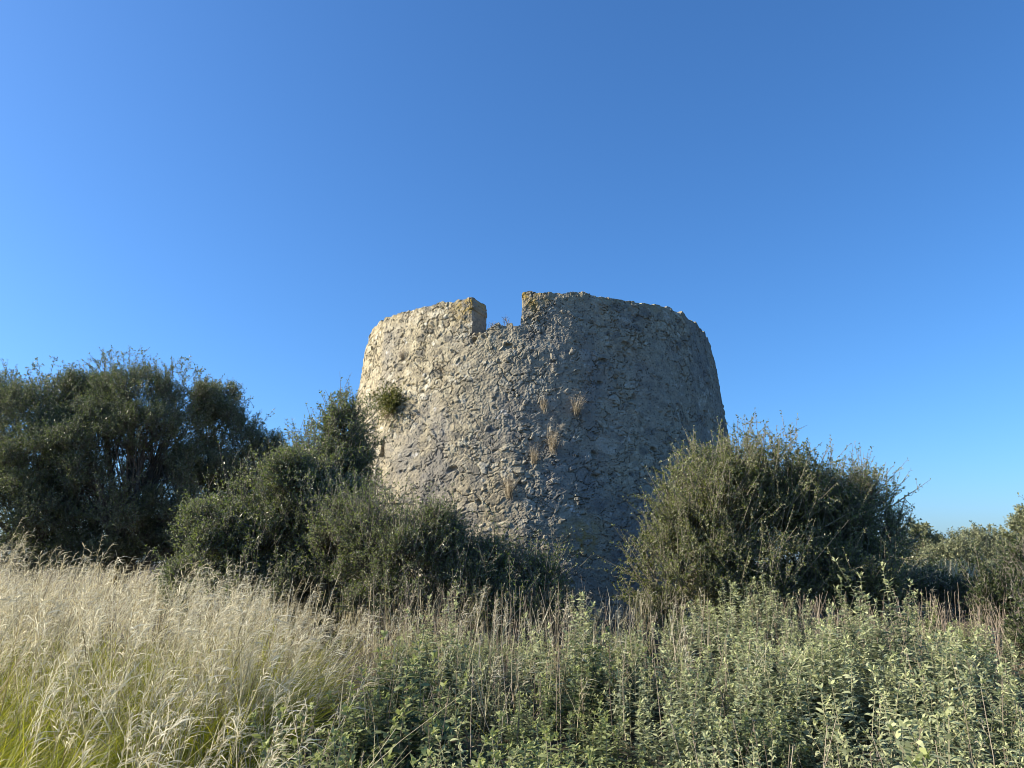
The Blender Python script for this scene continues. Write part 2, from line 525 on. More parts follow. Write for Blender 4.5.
def tower_part(name, blocks, parent):
    me_v, me_f, at, n = [], [], [[], [], [], []], 0
    for V, F, fl in blocks:
        me_v.append(V.reshape(-1, 3)); me_f.append(F + n); n += len(me_v[-1])
        for k in range(4):
            at[k].append(np.broadcast_to(fl[k], V.shape[:-1]).ravel())
    mb = MB()
    mb.add(np.concatenate(me_v), np.concatenate(me_f))
    ob = mb.build(name, M['stone'], parent)
    for k, nm in enumerate(('cell', 'mortar', 'weather_shade', 'lichen')):
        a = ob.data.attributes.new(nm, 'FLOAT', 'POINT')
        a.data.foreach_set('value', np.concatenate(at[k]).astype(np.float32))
    return ob


tower = empty('stone_tower', (0, 0, 0), 'round ruined rubble stone watchtower with a broken gap in its parapet', 'tower')
fine = np.arange(R_(-100), R_(100), 0.0042)
phs = np.concatenate([np.linspace(-math.pi, R_(-100.5), 60), fine, np.linspace(R_(100.5), math.pi, 60)])
ZS = 5.80                                                   # the parapet starts here
nz = 300
zz = np.linspace(TZ, ZS, nz)
PH, Zg = np.meshgrid(phs, zz)
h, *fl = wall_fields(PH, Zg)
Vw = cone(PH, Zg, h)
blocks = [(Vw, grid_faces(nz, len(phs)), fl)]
# rough floor over the whole top, inside the parapet
rr = np.linspace(1, 0.02, 60)
PF, RR = np.meshgrid(phs[::3], rr)
edge_v = Vw[-1][::3]
cx = np.array([TX, TY, ZS])
Vt = cx + (edge_v[None] - cx) * RR[..., None]
Vt[..., 2] -= 0.12 * sstep(1, 0.9, RR) + 0.05 * vnoise(np.stack([Vt[..., 0] * 5, Vt[..., 1] * 5], -1), 7) * (RR < 0.99)
z0 = np.zeros_like(RR)
blocks.append((Vt, grid_faces(60, len(phs[::3])), (z0 + 0.5, z0 + 0.7, z0 + 0.5, z0)))
tower_part('wall', blocks, tower)


def parapet_block(phv, ztopf, thick, nr=46, caps=True):
    nt_ = 14
    s = np.linspace(0, 1, nr)
    ztop = ztopf(phv)
    Z = ZS + (ztop - ZS)[None] * s[:, None]
    P = np.broadcast_to(phv, Z.shape)
    hh, *f1 = wall_fields(P, Z)
    lip = -0.05 * sstep(0.12, 0.0, (ztop[None] - Z)) * vnoise(np.stack([P * 30, Z * 0], -1), 77)
    Vo = cone(P, Z, hh + lip)
    hi, *f2 = wall_fields(P + 40.0, Z)
    ri = RT + BAT * (ZT - Z) - thick - 0.8 * hi
    Vi = np.stack([TX + ri * np.sin(P), TY - ri * np.cos(P), Z], -1)
    f2[2] = f2[2] * 0 + 0.4
    t = np.linspace(0, 1, nt_)
    Vtop = Vo[-1][None] * (1 - t)[:, None, None] + Vi[-1][None] * t[:, None, None]
    dz = 0.09 * (vnoise(np.stack([Vtop[..., 0] * 7, Vtop[..., 1] * 7], -1), 78) - 0.35)
    Vtop[..., 2] += dz * np.sin(np.pi * t)[:, None]
    ft = [np.repeat(a[-1:], nt_, 0) for a in f1]
    if caps:
        for e, sg in ((0, -1), (-1, 1)):
            w = sstep(0.16, 0.0, np.abs(phv - phv[e]) * 4.1)[None, :, None]
            jag = (vnoise(np.stack([Z * 5.0, Z * 0 + 3.0 + e], -1), 79) - 0.45) * 0.13 + (hash01(np.floor(Z / 0.13).astype(np.int64), seed=80 + e) - 0.5) * 0.06
            jag -= 0.07 * sstep(0.22, 0.0, ztop[None] - Z)
            dv = np.stack([np.cos(P), np.sin(P), 0 * P], -1) * sg
            Vo = Vo + dv * jag[..., None] * w
            Vi = Vi + dv * (jag * 0.6 + 0.05)[..., None] * w
            Vtop = Vo[-1][None] * (1 - t)[:, None, None] + Vi[-1][None] * t[:, None, None]
            Vtop[..., 2] += dz * np.sin(np.pi * t)[:, None]
    bl = [(Vo, grid_faces(nr, len(phv)), f1), (Vi, grid_faces(nr, len(phv), True), f2), (Vtop, grid_faces(nt_, len(phv)), ft)]
    if caps:
        for e, flip in ((0, True), (-1, False)):
            Vc = Vo[:, e][:, None] * (1 - t)[None, :, None] + Vi[:, e][:, None] * t[None, :, None]
            d = np.array([math.cos(phv[e]), math.sin(phv[e]), 0]) * (1 if e == -1 else -1)
            uu, zz_ = np.broadcast_to(t * thick, (nr, nt_)) + 17, Z[:, e][:, None] + 0 * t[None]
            hc, *fc = wall_fields(uu / 4.4, zz_)
            Vc = Vc + d * ((hc * 2.6) * np.sin(np.pi * t)[None] ** 0.6)[..., None]
            fc[3] = np.clip(0.6 * fc[3] + 0.45 * sstep(ZS + 0.3, ZT, zz_), 0, 1)
            bl.append((Vc, grid_faces(nr, nt_, flip), fc))
    return bl


pr = np.concatenate([[PHI_R], phs[phs > PHI_R + 0.001]])
pl = np.concatenate([phs[phs < PHI_L - 0.001], [PHI_L]])
tower_part('parapet', parapet_block(pr, z_top, 0.62) + parapet_block(pl, z_top, 0.62), tower)
ps = np.concatenate([[PHI_L - 0.02], phs[(phs > PHI_L) & (phs < PHI_R)], [PHI_R + 0.02]])
psn = parapet_block(ps, z_sill, 0.72, nr=16, caps=False)
o = tower_part('broken_sill', psn, tower)
o['label'] = 'low crumbled stretch of wall across the gap'

# ------------------------------------------------------------------ foliage
def ell_sample(rng, ells, n, shell, keep_inside=0.25):
    """Points in a union of ellipsoids, mostly near the outside, and their outward directions."""
    E = np.asarray(ells, float)
    w = (E[:, 3] * E[:, 4] * E[:, 5]) ** (2 / 3)
    P, O = [], []
    got = 0
    while got < n:
        m = int((n - got) * 1.9) + 60
        k = rng.choice(len(E), m, p=w / w.sum())
        d = rand_dirs(rng, m)
        d[:, 2] = np.where(d[:, 2] < -0.55, -d[:, 2], d[:, 2])
        r = np.clip(1 - np.abs(rng.normal(0, shell, m)), 0.1, 1) * rng.uniform(0.92, 1.08, m)
        q = E[k, :3] + d * E[k, 3:6] * r[:, None]
        ok = np.ones(m, bool)
        for e in range(len(E)):
            ins = (((q - E[e, :3]) / E[e, 3:6]) ** 2).sum(1) < 0.62
            ok &= ~(ins & (k != e) & (rng.random(m) > keep_inside))
        q, d = q[ok], d[ok]
        P.append(q); O.append(nrm(d / E[k[ok], 3:6]))
        got += len(q)
    return np.concatenate(P)[:n], np.concatenate(O)[:n]


def leaves_on(mb, rng, A, D, L, bend, per, ll, lw, droop=0.0, young=None, t0=0.08, spread=0.9, segs=1):
    """Leaves along n twigs that start at A and run D*L (+bend)."""
    n = len(A)
    k = np.repeat(np.arange(n), per)
    t = rng.uniform(t0, 1.0, len(k))
    pos = A[k] + D[k] * (L[k] * t)[:, None] + bend[k] * (t ** 2)[:, None]
    rad = nrm(np.cross(D[k], rand_dirs(rng, len(k))))
    ld = nrm(D[k] * rng.uniform(0.35, 0.9, (len(k), 1)) + rad * spread + np.array([0, 0, -droop]))
    side = nrm(np.cross(ld, nrm(np.cross(rad, ld) * 0.3 + rand_dirs(rng, len(k)) * 0.7 + 0.5 * np.array([0, 0, 1]))))
    s = rng.uniform(0.65, 1.3, len(k))
    ln, wd = ll * s, lw * s * rng.uniform(0.8, 1.2, len(k))
    nv = np.cross(side, ld)
    b = pos + ld * (0.52 * ln)[:, None] + nv * (0.10 * ln * rng.choice([-1, 1], len(k)))[:, None]
    V = np.stack([pos, b - side * (wd / 2)[:, None], pos + ld * ln[:, None], b + side * (wd / 2)[:, None]], 1).reshape(-1, 3)
    F = np.arange(len(k) * 4).reshape(-1, 4)
    mb.add(V, F, 0, None if young is None else np.repeat(young[k] if np.ndim(young) else np.full(len(k), young), 4))


def woody(name, label, cat, base, ells, mat, seed, n_twigs, per, ll, lw, tl=(0.2, 0.45), shell=0.28, stems=1, r0=0.12,
          holes=(1.6, 0.40), up=0.45, shoots=0, shoot_len=(0.4, 0.9), group=None, bark='bark', limb_r=0.03, keep=0.25, trunk_name='trunk',
          sub=26, shoot_per=26, jit=0.45, clumps=7, clump_r=0.42):
    """A tree or shrub: trunk and limbs to every clump of the crown, twigs, and leaves along the twigs."""
    rng = np.random.default_rng(seed)
    base = np.array([base[0], base[1], float(gz(base[0], base[1])) - 0.05])
    root = empty(name, base, label, cat, group)
    E = np.asarray(ells, float).copy()
    E[:, :3] -= base
    wood, cr = MB(), MB()
    LE = []                                            # foliage sits in rounded sprays carried by the limbs
    for e in E:
        LE.append(np.concatenate([e[:3], e[3:6] * 0.80]))
        for _ in range(clumps):
            d = rand_dirs(rng, 1)[0]
            d[2] = abs(d[2]) if rng.random() < 0.7 else d[2]
            LE.append(np.concatenate([e[:3] + d * e[3:6] * rng.uniform(0.62, 0.92), e[3:6] * clump_r * rng.uniform(0.6, 1.1) * [1, 1, 0.85]]))
    LE = np.array(LE)
    P, O = ell_sample(rng, LE, n_twigs, shell, keep)
    hn = vnoise((P + base) * holes[0], seed) * 0.65 + vnoise((P + base) * holes[0] * 2.6, seed + 1) * 0.35
    ok = hn > holes[1]
    P, O = P[ok], O[ok]
    n = len(P)
    D = nrm(O * 0.6 + np.array([0, 0, up]) + rand_dirs(rng, n) * jit)
    L = rng.uniform(*tl, n)
    A = P - D * (L * 0.6)[:, None]
    bend = rand_dirs(rng, n) * (L * 0.16)[:, None]
    leaves_on(cr, rng, A, D, L, bend, per, ll, lw)
    wires(wood, A, A + D * L[:, None] + bend, 0.005, 0.002, segs=1)
    # upright shoots that break the outline
    if shoots:
        Ps, Os = ell_sample(rng, E, shoots * 3, 0.05, 0.0)
        hi = Os[:, 2] > 0.1
        Ps, Os = Ps[hi][:shoots], Os[hi][:shoots]
        m = len(Ps)
        Ds = nrm(Os * 0.7 + np.array([0, 0, 0.6]) + rand_dirs(rng, m) * 0.45)
        Ls = rng.uniform(*shoot_len, m) * rng.uniform(0.6, 1.0, m)
        As = Ps - Ds * (Ls * 0.35)[:, None]
        bs = rand_dirs(rng, m) * (Ls * 0.18)[:, None]
        leaves_on(cr, rng, As, Ds, Ls, bs, shoot_per, ll, lw)
        wires(wood, As, As + Ds * Ls[:, None] + bs, 0.007, 0.002, segs=1)
        # short side twigs on the shoots
        kk = np.repeat(np.arange(m), 3)
        tt = rng.uniform(0.3, 0.85, len(kk))
        A2 = As[kk] + Ds[kk] * (Ls[kk] * tt)[:, None]
        D2 = nrm(Ds[kk] * 0.6 + rand_dirs(rng, len(kk)) * 0.8)
        L2 = Ls[kk] * rng.uniform(0.2, 0.4, len(kk))
        leaves_on(cr, rng, A2, D2, L2, np.zeros_like(A2), max(5, shoot_per // 3), ll, lw)
        wires(wood, A2, A2 + D2 * L2[:, None], 0.004, 0.0015, segs=1)
    # trunk(s) and limbs
    feet = [np.array([0, 0, 0.0]) + (np.array([rng.normal(0, 0.22), rng.normal(0, 0.22), 0]) if stems > 1 else 0) for _ in range(stems)]
    zc = E[:, 2].min()
    forks = []
    for ft in feet:
        fk = ft + np.array([rng.normal(0, 0.15), rng.normal(0, 0.15), max(0.25, zc * (0.45 if stems == 1 else 0.25))])
        mid = (ft + fk) / 2 + rng.normal(0, 0.05, 3)
        tubes(wood, [(np.array([ft, mid, fk]), [r0, r0 * 0.82, r0 * 0.7])], 8)
        forks.append(fk)
    for e in E:
        fk = min(forks, key=lambda q: np.linalg.norm(q[:2] - e[:2]))
        c = e[:3]
        t = np.linspace(0, 1, 6)[:, None]
        way = fk + (c - fk) * np.array([0.35, 0.35, 0.55])
        pts = fk * (1 - t) ** 2 + 2 * way * t * (1 - t) + c * t ** 2 + rng.normal(0, 0.04, (6, 3)) * np.sin(np.pi * t)
        tubes(wood, [(pts, np.linspace(r0 * 0.6, limb_r, 6))], 6)
        near = np.where((((P - c) / e[3:6]) ** 2).sum(1) < 1.15)[0]
        if len(near):
            pick = rng.choice(near, min(sub, len(near)), replace=False)
            st = pts[rng.integers(2, 6, len(pick))]
            wires(wood, st, P[pick], limb_r * 0.55, 0.004, bend=rand_dirs(rng, len(pick)) * 0.12 + np.array([0, 0, 0.05]), segs=4)
    wood.build(trunk_name, M[bark], root)
    cr.build('crown', M[mat], root)
    return root


# --- olive trees far left
woody('olive_tree', 'leftmost dark olive tree, cut off by the left edge of the photo', 'tree', (-13.6, 22.3),
      [(-13.6, 22, 5.5, 1.6, 1.7, 1.75), (-14.8, 22.4, 4.6, 1.7, 1.7, 1.7), (-13.1, 21.4, 4.0, 1.5, 1.5, 1.4), (-14.6, 21.6, 3.0, 1.8, 1.5, 1.4), (-15.8, 22.6, 5.6, 1.4, 1.5, 1.5), (-12.6, 22.0, 2.4, 1.2, 1.2, 1.1), (-13.9, 21.5, 1.6, 1.9, 1.3, 1.1), (-12.6, 21.0, 2.7, 1.2, 0.9, 1.1)],
      'olive', 101, 12500, 17, 0.062, 0.021, tl=(0.3, 0.6), r0=0.2, shoots=170, holes=(0.9, 0.36), limb_r=0.05)
woody('olive_tree', 'tallest olive tree with a broad rounded crown, between its two neighbours on the left', 'tree', (-11.0, 22.2),
      [(-11.0, 22.0, 6.15, 1.6, 1.6, 1.3), (-12.2, 22.4, 5.9, 1.2, 1.4, 1.4), (-9.9, 22.3, 5.9, 1.15, 1.3, 1.35), (-11.9, 21.3, 4.7, 1.5, 1.4, 1.2), (-10.4, 21.6, 4.7, 1.3, 1.3, 1.2),
       (-12.1, 21.7, 3.2, 1.3, 1.2, 1.1), (-9.9, 22.0, 3.9, 1.0, 1.1, 1.0), (-11.6, 21.6, 1.6, 1.4, 1.2, 1.0), (-10.2, 21.9, 2.2, 0.9, 1.0, 0.9), (-11.1, 22.8, 3.6, 1.3, 1.0, 1.2), (-10.7, 21.0, 3.1, 1.1, 0.9, 1.0), (-11.4, 20.9, 3.9, 0.9, 0.8, 0.8), (-9.5, 21.7, 3.1, 0.9, 0.8, 0.7), (-9.0, 21.9, 2.2, 0.9, 0.8, 0.7)],
      'olive', 102, 17000, 17, 0.062, 0.021, tl=(0.3, 0.6), r0=0.22, shoots=220, holes=(0.9, 0.37), limb_r=0.05)
woody('olive_tree', 'darker olive tree sloping down to the right towards the tower', 'tree', (-9.3, 24.0),
      [(-9.4, 24.0, 5.7, 1.2, 1.3, 1.3), (-8.4, 24.0, 4.9, 1.1, 1.2, 1.2), (-7.6, 24.2, 4.3, 0.9, 1.0, 1.0), (-9.2, 23.4, 4.0, 1.3, 1.3, 1.3), (-8.2, 23.6, 3.2, 1.2, 1.2, 1.2), (-6.8, 24.4, 3.6, 0.8, 0.9, 0.9), (-9.6, 23.8, 2.4, 1.4, 1.2, 1.0), (-8.6, 23.6, 1.5, 1.5, 1.2, 1.0), (-6.7, 24.2, 2.2, 1.1, 1.0, 1.3), (-8.7, 23.8, 2.6, 1.2, 1.1, 0.9), (-9.4, 22.7, 2.1, 1.3, 0.9, 0.9)],
      'olive', 103, 13500, 17, 0.062, 0.021, tl=(0.3, 0.6), r0=0.18, shoots=200, holes=(0.9, 0.36), limb_r=0.045)

# --- shrubs in front of the tower
woody('wild_olive_shrub', 'bushy green wild olive shrub standing left of the tower above the dry grass', 'shrub', (-3.6, 11.7),
      [(-4.05, 11.5, 1.75, 0.7, 0.8, 0.92), (-3.15, 11.6, 1.9, 1.0, 0.9, 1.2), (-4.55, 11.6, 1.3, 0.5, 0.6, 0.75), (-2.5, 11.8, 1.5, 0.6, 0.8, 0.8), (-3.5, 11.2, 1.0, 1.35, 0.8, 0.7), (-2.5, 11.3, 1.0, 0.9, 0.7, 0.7)],
      'shrub', 111, 13500, 17, 0.038, 0.0165, tl=(0.2, 0.42), stems=5, r0=0.05, shoots=260, shoot_len=(0.4, 1.05), holes=(1.5, 0.33), limb_r=0.02)
woody('olive_sapling', 'tall slender olive sapling rising against the left edge of the tower', 'tree', (-2.7, 12.5),
      [(-2.75, 12.4, 3.55, 0.40, 0.42, 0.62), (-2.95, 12.5, 2.95, 0.7, 0.6, 0.65), (-2.55, 12.5, 3.0, 0.30, 0.45, 0.55), (-2.9, 12.6, 2.2, 0.65, 0.7, 0.8), (-3.4, 12.4, 2.75, 0.55, 0.5, 0.55)],
      'shrub', 112, 3000, 16, 0.042, 0.0175, tl=(0.2, 0.45), stems=3, r0=0.06, shoots=190, shoot_len=(0.35, 0.95), holes=(1.7, 0.38), limb_r=0.02)
woody('mastic_shrub', 'low green shrub spreading along the front foot of the tower', 'shrub', (-0.5, 10.1),
      [(-1.25, 9.9, 1.62, 0.66, 0.6, 0.64), (-0.40, 10.0, 1.38, 0.62, 0.6, 0.50), (0.36, 10.1, 1.22, 0.45, 0.5, 0.45), (-0.9, 9.7, 1.05, 1.05, 0.5, 0.5), (0.1, 9.7, 0.95, 0.65, 0.5, 0.42), (-1.85, 10.2, 1.8, 0.5, 0.5, 0.66), (-2.3, 10.6, 1.7, 0.5, 0.5, 0.7)],
      'mastic', 113, 9000, 16, 0.032, 0.0145, tl=(0.16, 0.34), stems=5, r0=0.035, shoots=280, shoot_len=(0.3, 0.85), holes=(1.8, 0.36), limb_r=0.015)
woody('thorny_shrub', 'large rounded small-leaved shrub covering the right foot of the tower', 'shrub', (3.4, 11.2),
      [(2.80, 10.9, 1.95, 0.78, 0.85, 0.95), (3.25, 11.0, 2.55, 0.50, 0.55, 0.55), (3.6, 11.0, 2.0, 0.95, 0.9, 0.98), (4.5, 11.2, 1.95, 0.55, 0.7, 0.80), (2.3, 10.8, 1.25, 0.62, 0.7, 0.7), (3.2, 10.6, 1.15, 1.1, 0.7, 0.75), (4.5, 10.9, 1.2, 0.9, 0.75, 0.7), (2.05, 10.9, 0.85, 0.42, 0.5, 0.45)],
      'thorn', 114, 18500, 18, 0.029, 0.0170, tl=(0.14, 0.34), stems=7, r0=0.04, shoots=760, shoot_len=(0.45, 1.15), clumps=11, clump_r=0.36, holes=(1.9, 0.42), shoot_per=48, limb_r=0.014, bark='twig', sub=14)
woody('thorny_shrub', 'sparse twiggy shrub, the sky showing through its right side, beside the large rounded one', 'shrub', (5.0, 11.5),
      [(5.2, 11.4, 2.25, 0.45, 0.5, 0.6), (4.95, 11.5, 1.6, 0.5, 0.5, 0.6), (5.4, 11.3, 1.75, 0.4, 0.4, 0.55)],
      'thorn', 115, 2000, 16, 0.030, 0.0165, tl=(0.2, 0.45), stems=4, r0=0.03, shoots=150, shoot_len=(0.35, 0.85), holes=(1.9, 0.42), limb_r=0.013, bark='twig', sub=24)

# --- far right
woody('dark_shrub', 'dark shrub at the right edge, reaching down into the herbs behind the bare twigs', 'shrub', (6.1, 8.9),
      [(5.75, 9.2, 1.1, 0.5, 0.55, 0.55), (6.3, 9.0, 0.95, 0.6, 0.6, 0.6), (5.9, 8.7, 0.6, 0.6, 0.55, 0.45), (6.8, 9.2, 1.05, 0.6, 0.6, 0.6), (5.7, 8.0, 0.7, 0.5, 0.5, 0.5), (5.1, 7.5, 0.8, 0.42, 0.45, 0.48)],
      'dark', 121, 4200, 16, 0.038, 0.018, tl=(0.2, 0.42), stems=4, r0=0.03, shoots=60, shoot_len=(0.3, 0.7), holes=(1.8, 0.38), limb_r=0.014)
bt = MB()
trng = np.random.default_rng(55)
TA = np.array([5.7, 8.6, float(gz(5.7, 8.6))]) + trng.normal(0, 0.18, (16, 3)) * [1, 1, 0.2]
TB = TA + np.stack([trng.uniform(-0.5, 0.6, 16), trng.uniform(-0.4, 0.1, 16), trng.uniform(0.6, 1.25, 16)], -1)
tb = trng.normal(0, 0.09, (16, 3))
wires(bt, TA, TB, 0.009, 0.003, bend=tb, segs=5)
kk = np.repeat(np.arange(16), 6)
tt = trng.uniform(0.35, 0.95, len(kk))[:, None]
S0 = TA[kk] * (1 - tt) + TB[kk] * tt + tb[kk] * tt * (1 - tt) * 4
wires(bt, S0, S0 + nrm((TB - TA)[kk] * 0.6 + rand_dirs(trng, len(kk))) * trng.uniform(0.1, 0.35, (len(kk), 1)), 0.004, 0.0015, segs=2)
tag(bt.build('bare_bush', M['twig']), 'leafless bush of pale bare twigs in front of the dark shrub at the right edge', 'shrub')
woody('dark_shrub', 'grey green bush behind the bare pale twigs near the right edge', 'shrub', (14.6, 25.5),
      [(14.4, 25.5, 1.4, 1.1, 1.0, 0.85), (15.4, 25.7, 1.25, 1.0, 1.0, 0.8), (13.4, 25.4, 1.0, 0.9, 0.9, 0.75), (16.2, 25.8, 1.0, 1.0, 0.9, 0.8)],
      'far', 122, 1900, 14, 0.075, 0.034, tl=(0.2, 0.45), stems=4, r0=0.04, shoots=60, shoot_len=(0.3, 0.7), holes=(1.5, 0.38), limb_r=0.015)
woody('dark_shrub', 'low dark bush filling the gap right of the large rounded shrub', 'shrub', (7.6, 14.5),
      [(7.3, 14.5, 0.9, 0.8, 0.7, 0.52), (8.2, 14.6, 0.85, 0.8, 0.7, 0.52), (6.5, 14.4, 0.8, 0.7, 0.7, 0.55), (9.2, 14.8, 0.85, 0.8, 0.7, 0.52)],
      'dark', 123, 1800, 14, 0.045, 0.020, tl=(0.2, 0.4), stems=4, r0=0.04, shoots=30, shoot_len=(0.2, 0.4), holes=(1.4, 0.33), limb_r=0.015)  # its dark leaf colour stands in for the shadow right of the tower
woody('small_tree', 'small pale cone-shaped tree far off, just right of the large rounded shrub', 'tree', (15.6, 30),
      [(15.6, 30, 1.9, 0.75, 0.75, 0.95), (15.6, 30, 1.2, 1.0, 1.0, 0.8), (15.5, 30, 2.5, 0.35, 0.35, 0.5)],
      'far', 124, 900, 14, 0.10, 0.045, tl=(0.25, 0.5), r0=0.09, shoots=60, shoot_len=(0.3, 0.6), holes=(1.2, 0.33), limb_r=0.03)
woody('small_tree', 'pale green tree cut off by the right edge of the photo', 'tree', (16.9, 25),
      [(16.7, 25, 2.2, 0.9, 0.9, 1.0), (17.3, 25, 2.9, 0.8, 0.8, 0.8), (16.4, 25, 1.3, 0.9, 0.9, 0.8), (17.8, 25, 1.6, 1.2, 1.0, 1.1)],
      'far', 125, 1500, 14, 0.09, 0.04, tl=(0.25, 0.5), r0=0.11, shoots=80, shoot_len=(0.3, 0.7), holes=(1.1, 0.36), limb_r=0.03)
for i, (x, y, hgt, lab) in enumerate([(-7.0, 30, 1.7, 'low dark bush glimpsed behind the sapling, far left of the tower'), (-16.5, 33, 2.0, 'dark bush seen through the trunks of the left olive trees'),
                                      (12.4, 24, 0.75, 'low dark bush below the small cone-shaped tree'), (15.2, 22, 1.15, 'low dark bush in front of the tree at the right edge'), (20.5, 34, 2.1, 'distant dark bush at the far right'), (18.0, 30, 2.2, 'pale distant bush between the small cone-shaped tree and the right edge')]):
    woody('far_bush', lab, 'bush', (x, y), [(x, y, gz(x, y) + hgt * 0.5, 1.5, 1.1, hgt * 0.55), (x + 1.4, y + 0.3, gz(x, y) + hgt * 0.42, 1.2, 1.0, hgt * 0.5), (x - 1.3, y - 0.2, gz(x, y) + hgt * 0.4, 1.1, 1.0, hgt * 0.45)],
          'far' if i in (3, 5) else 'dark', 130 + i, 1100, 13, 0.085, 0.036, tl=(0.25, 0.5), stems=3, r0=0.05, shoots=50, shoot_len=(0.3, 0.6), holes=(1.1, 0.33), limb_r=0.02)

# ------------------------------------------------------------------ plants rooted in the tower wall
def on_wall(deg, z, out=0.0):
    ph = R_(deg + 1.4)
    r = RT + BAT * (ZT - z) + out
    return np.array([TX + r * math.sin(ph), TY - r * math.cos(ph), z]), np.array([math.sin(ph), -math.cos(ph), 0.13])


def wall_tuft(name, label, deg, z, n, ln, mat, seed, leafy=False, group=None, wid=0.008, flat=0.32):
    rng = np.random.default_rng(seed)
    p, nv = on_wall(deg, z, -0.03)
    mb = MB()
    D = nrm(nv * rng.uniform(0.1, 0.7, (n, 1)) + np.array([0, 0, 0.9]) * (rng.uniform(0.2, 1.2, (n, 1)) if leafy else rng.uniform(0.8, 1.6, (n, 1))) + rand_dirs(rng, n) * flat)
    L = ln * rng.uniform(0.45, 1.0, n)
    A = rng.normal(0, 0.03 + 0.04 * leafy, (n, 3))
    bend = rand_dirs(rng, n) * (L * 0.25)[:, None] + np.array([0, 0, -0.15]) * L[:, None]
    side = nrm(np.cross(D, rand_dirs(rng, n)))
    ribbons(mb, A, D, L, wid, side, bend, 3, 'blade')
    if leafy:
        leaves_on(mb, rng, A, D, L, bend, 16, 0.045, 0.022)
    else:
        leaves_on(mb, rng, A, D, L, bend, 3, 0.05, 0.006, t0=0.6)
    return tag(mb.build(name, M[mat], loc=p), label, 'wall plant', group)


wall_tuft('wall_bush', 'green leafy tuft growing out of the sunlit upper left of the tower wall', -44.3, 4.58, 210, 0.58, 'caper', 201, True, flat=0.9)
wall_tuft('dry_tuft', 'dead brown growth hanging just left of and below the green wall tuft', -46.8, 4.32, 60, 0.34, 'tuft', 212)
wall_tuft('dry_tuft', 'highest dry straw tuft on the shaded tower wall, right of the middle', 6.0, 4.18, 80, 0.50, 'tuft', 202)
wall_tuft('dry_tuft', 'dry tuft at mid height on the tower wall, below and left of the highest', 0.1, 3.52, 90, 0.52, 'tuft', 203)
wall_tuft('dry_tuft', 'short dry tuft close beside and below the mid-height one', -4.1, 3.30, 55, 0.40, 'tuft', 204)
wall_tuft('dry_tuft', 'lowest dry tuft on the tower wall, above the low dark shrub', -9.6, 2.66, 100, 0.60, 'tuft', 205)
wall_tuft('dry_tuft', 'small thin dry tuft left of the highest one', -1.9, 4.26, 40, 0.36, 'tuft', 206)
wall_tuft('dry_tuft', 'dry wisps sticking out from the right outline of the tower', 58.5, 4.15, 30, 0.42, 'stalk', 207)
wall_tuft('dry_tuft', 'tiny dark withered tuft high on the sunlit left of the wall', -43.6, 5.56, 34, 0.2, 'stalk', 208)
for dg, z_, sd, lab in ((-15.2, 5.93, 209, 'small dark weed on the left half of the broken sill'), (-11.6, 6.0, 210, 'small dark weed on the right half of the broken sill')):
    wall_tuft('sill_weed', lab, dg, z_, 16, 0.12, 'stalk', sd)

# ------------------------------------------------------------------ grasses (uncountable)
rng = np.random.default_rng(7)


def grass_edge(y):
    return -1.05 - 0.05 * y


def scatter(n, xf, y0, y1, rng, pw=1.0):
    y = y0 + (y1 - y0) * rng.random(n) ** pw
    x = xf(y, rng.random(n))
    return x, y


dry = MB()
UPV = np.array([0, 0, 1.0])


def culms(x, y, hgt, lean, wid, plume, rng, fan=0, big=1.0):
    n = len(x)
    base = np.stack([x, y, gz(x, y) - 0.02], -1)
    D = nrm(UPV + rng.normal(0, 0.13, (n, 3)) * [1, 1, 0] + np.asarray(lean) * rng.uniform(0.2, 1.2, (n, 1)) + fan)
    bend = (np.asarray(lean) * 0.7 + rng.normal(0, 0.16, (n, 3)) * [1, 1, 0.2] - UPV * 0.05) * (hgt * rng.uniform(0.1, 0.8, n))[:, None]
    side = nrm(np.cross(D, rand_dirs(rng, n)))
    ribbons(dry, base, D, hgt, wid, side, bend, 5, 'stem', 0)
    # dry leaves along the culm
    k = np.repeat(np.arange(n), 3)
    t = rng.uniform(0.05, 0.75, len(k))
    pos = base[k] + D[k] * (hgt[k] * t)[:, None] + bend[k] * (t ** 2)[:, None]
    ld = nrm(D[k] * 0.9 + rand_dirs(rng, len(k)) * 0.4)
    L = rng.uniform(0.15, 0.42, len(k))
    ribbons(dry, pos, ld, L, rng.uniform(0.003, 0.006, len(k)) * (0.5 + 0.5 * big), nrm(np.cross(ld, rand_dirs(rng, len(k)))), (rand_dirs(rng, len(k)) * 0.4 - UPV * 0.35) * L[:, None] * rng.uniform(0.1, 1, (len(k), 1)), 3, 'blade', 0)
    # drooping plume at the tip
    pl_ = np.where(rng.random(n) < plume)[0]
    k = np.repeat(pl_, 22)
    t = rng.uniform(0.74, 1.0, len(k))
    pos = base[k] + D[k] * (hgt[k] * t)[:, None] + bend[k] * (t ** 2)[:, None]
    tip = nrm(D[k] + 2 * bend[k] / hgt[k][:, None])
    ld = nrm(tip * 0.8 + rand_dirs(rng, len(k)) * 0.55)
    L = rng.uniform(0.025, 0.085, len(k)) * big
    ribbons(dry, pos, ld, L, rng.uniform(0.003, 0.006, len(k)), nrm(np.cross(ld, rand_dirs(rng, len(k)))), (np.array([0.35, 0, -0.8]) + rand_dirs(rng, len(k)) * 0.3) * L[:, None] * 0.6, 2, 'leaf', 1)


def left_x(y, r):
    return (-0.72 * y - 0.6) + r ** 0.9 * (grass_edge(y) + 0.72 * y + 0.6 + 0.05)


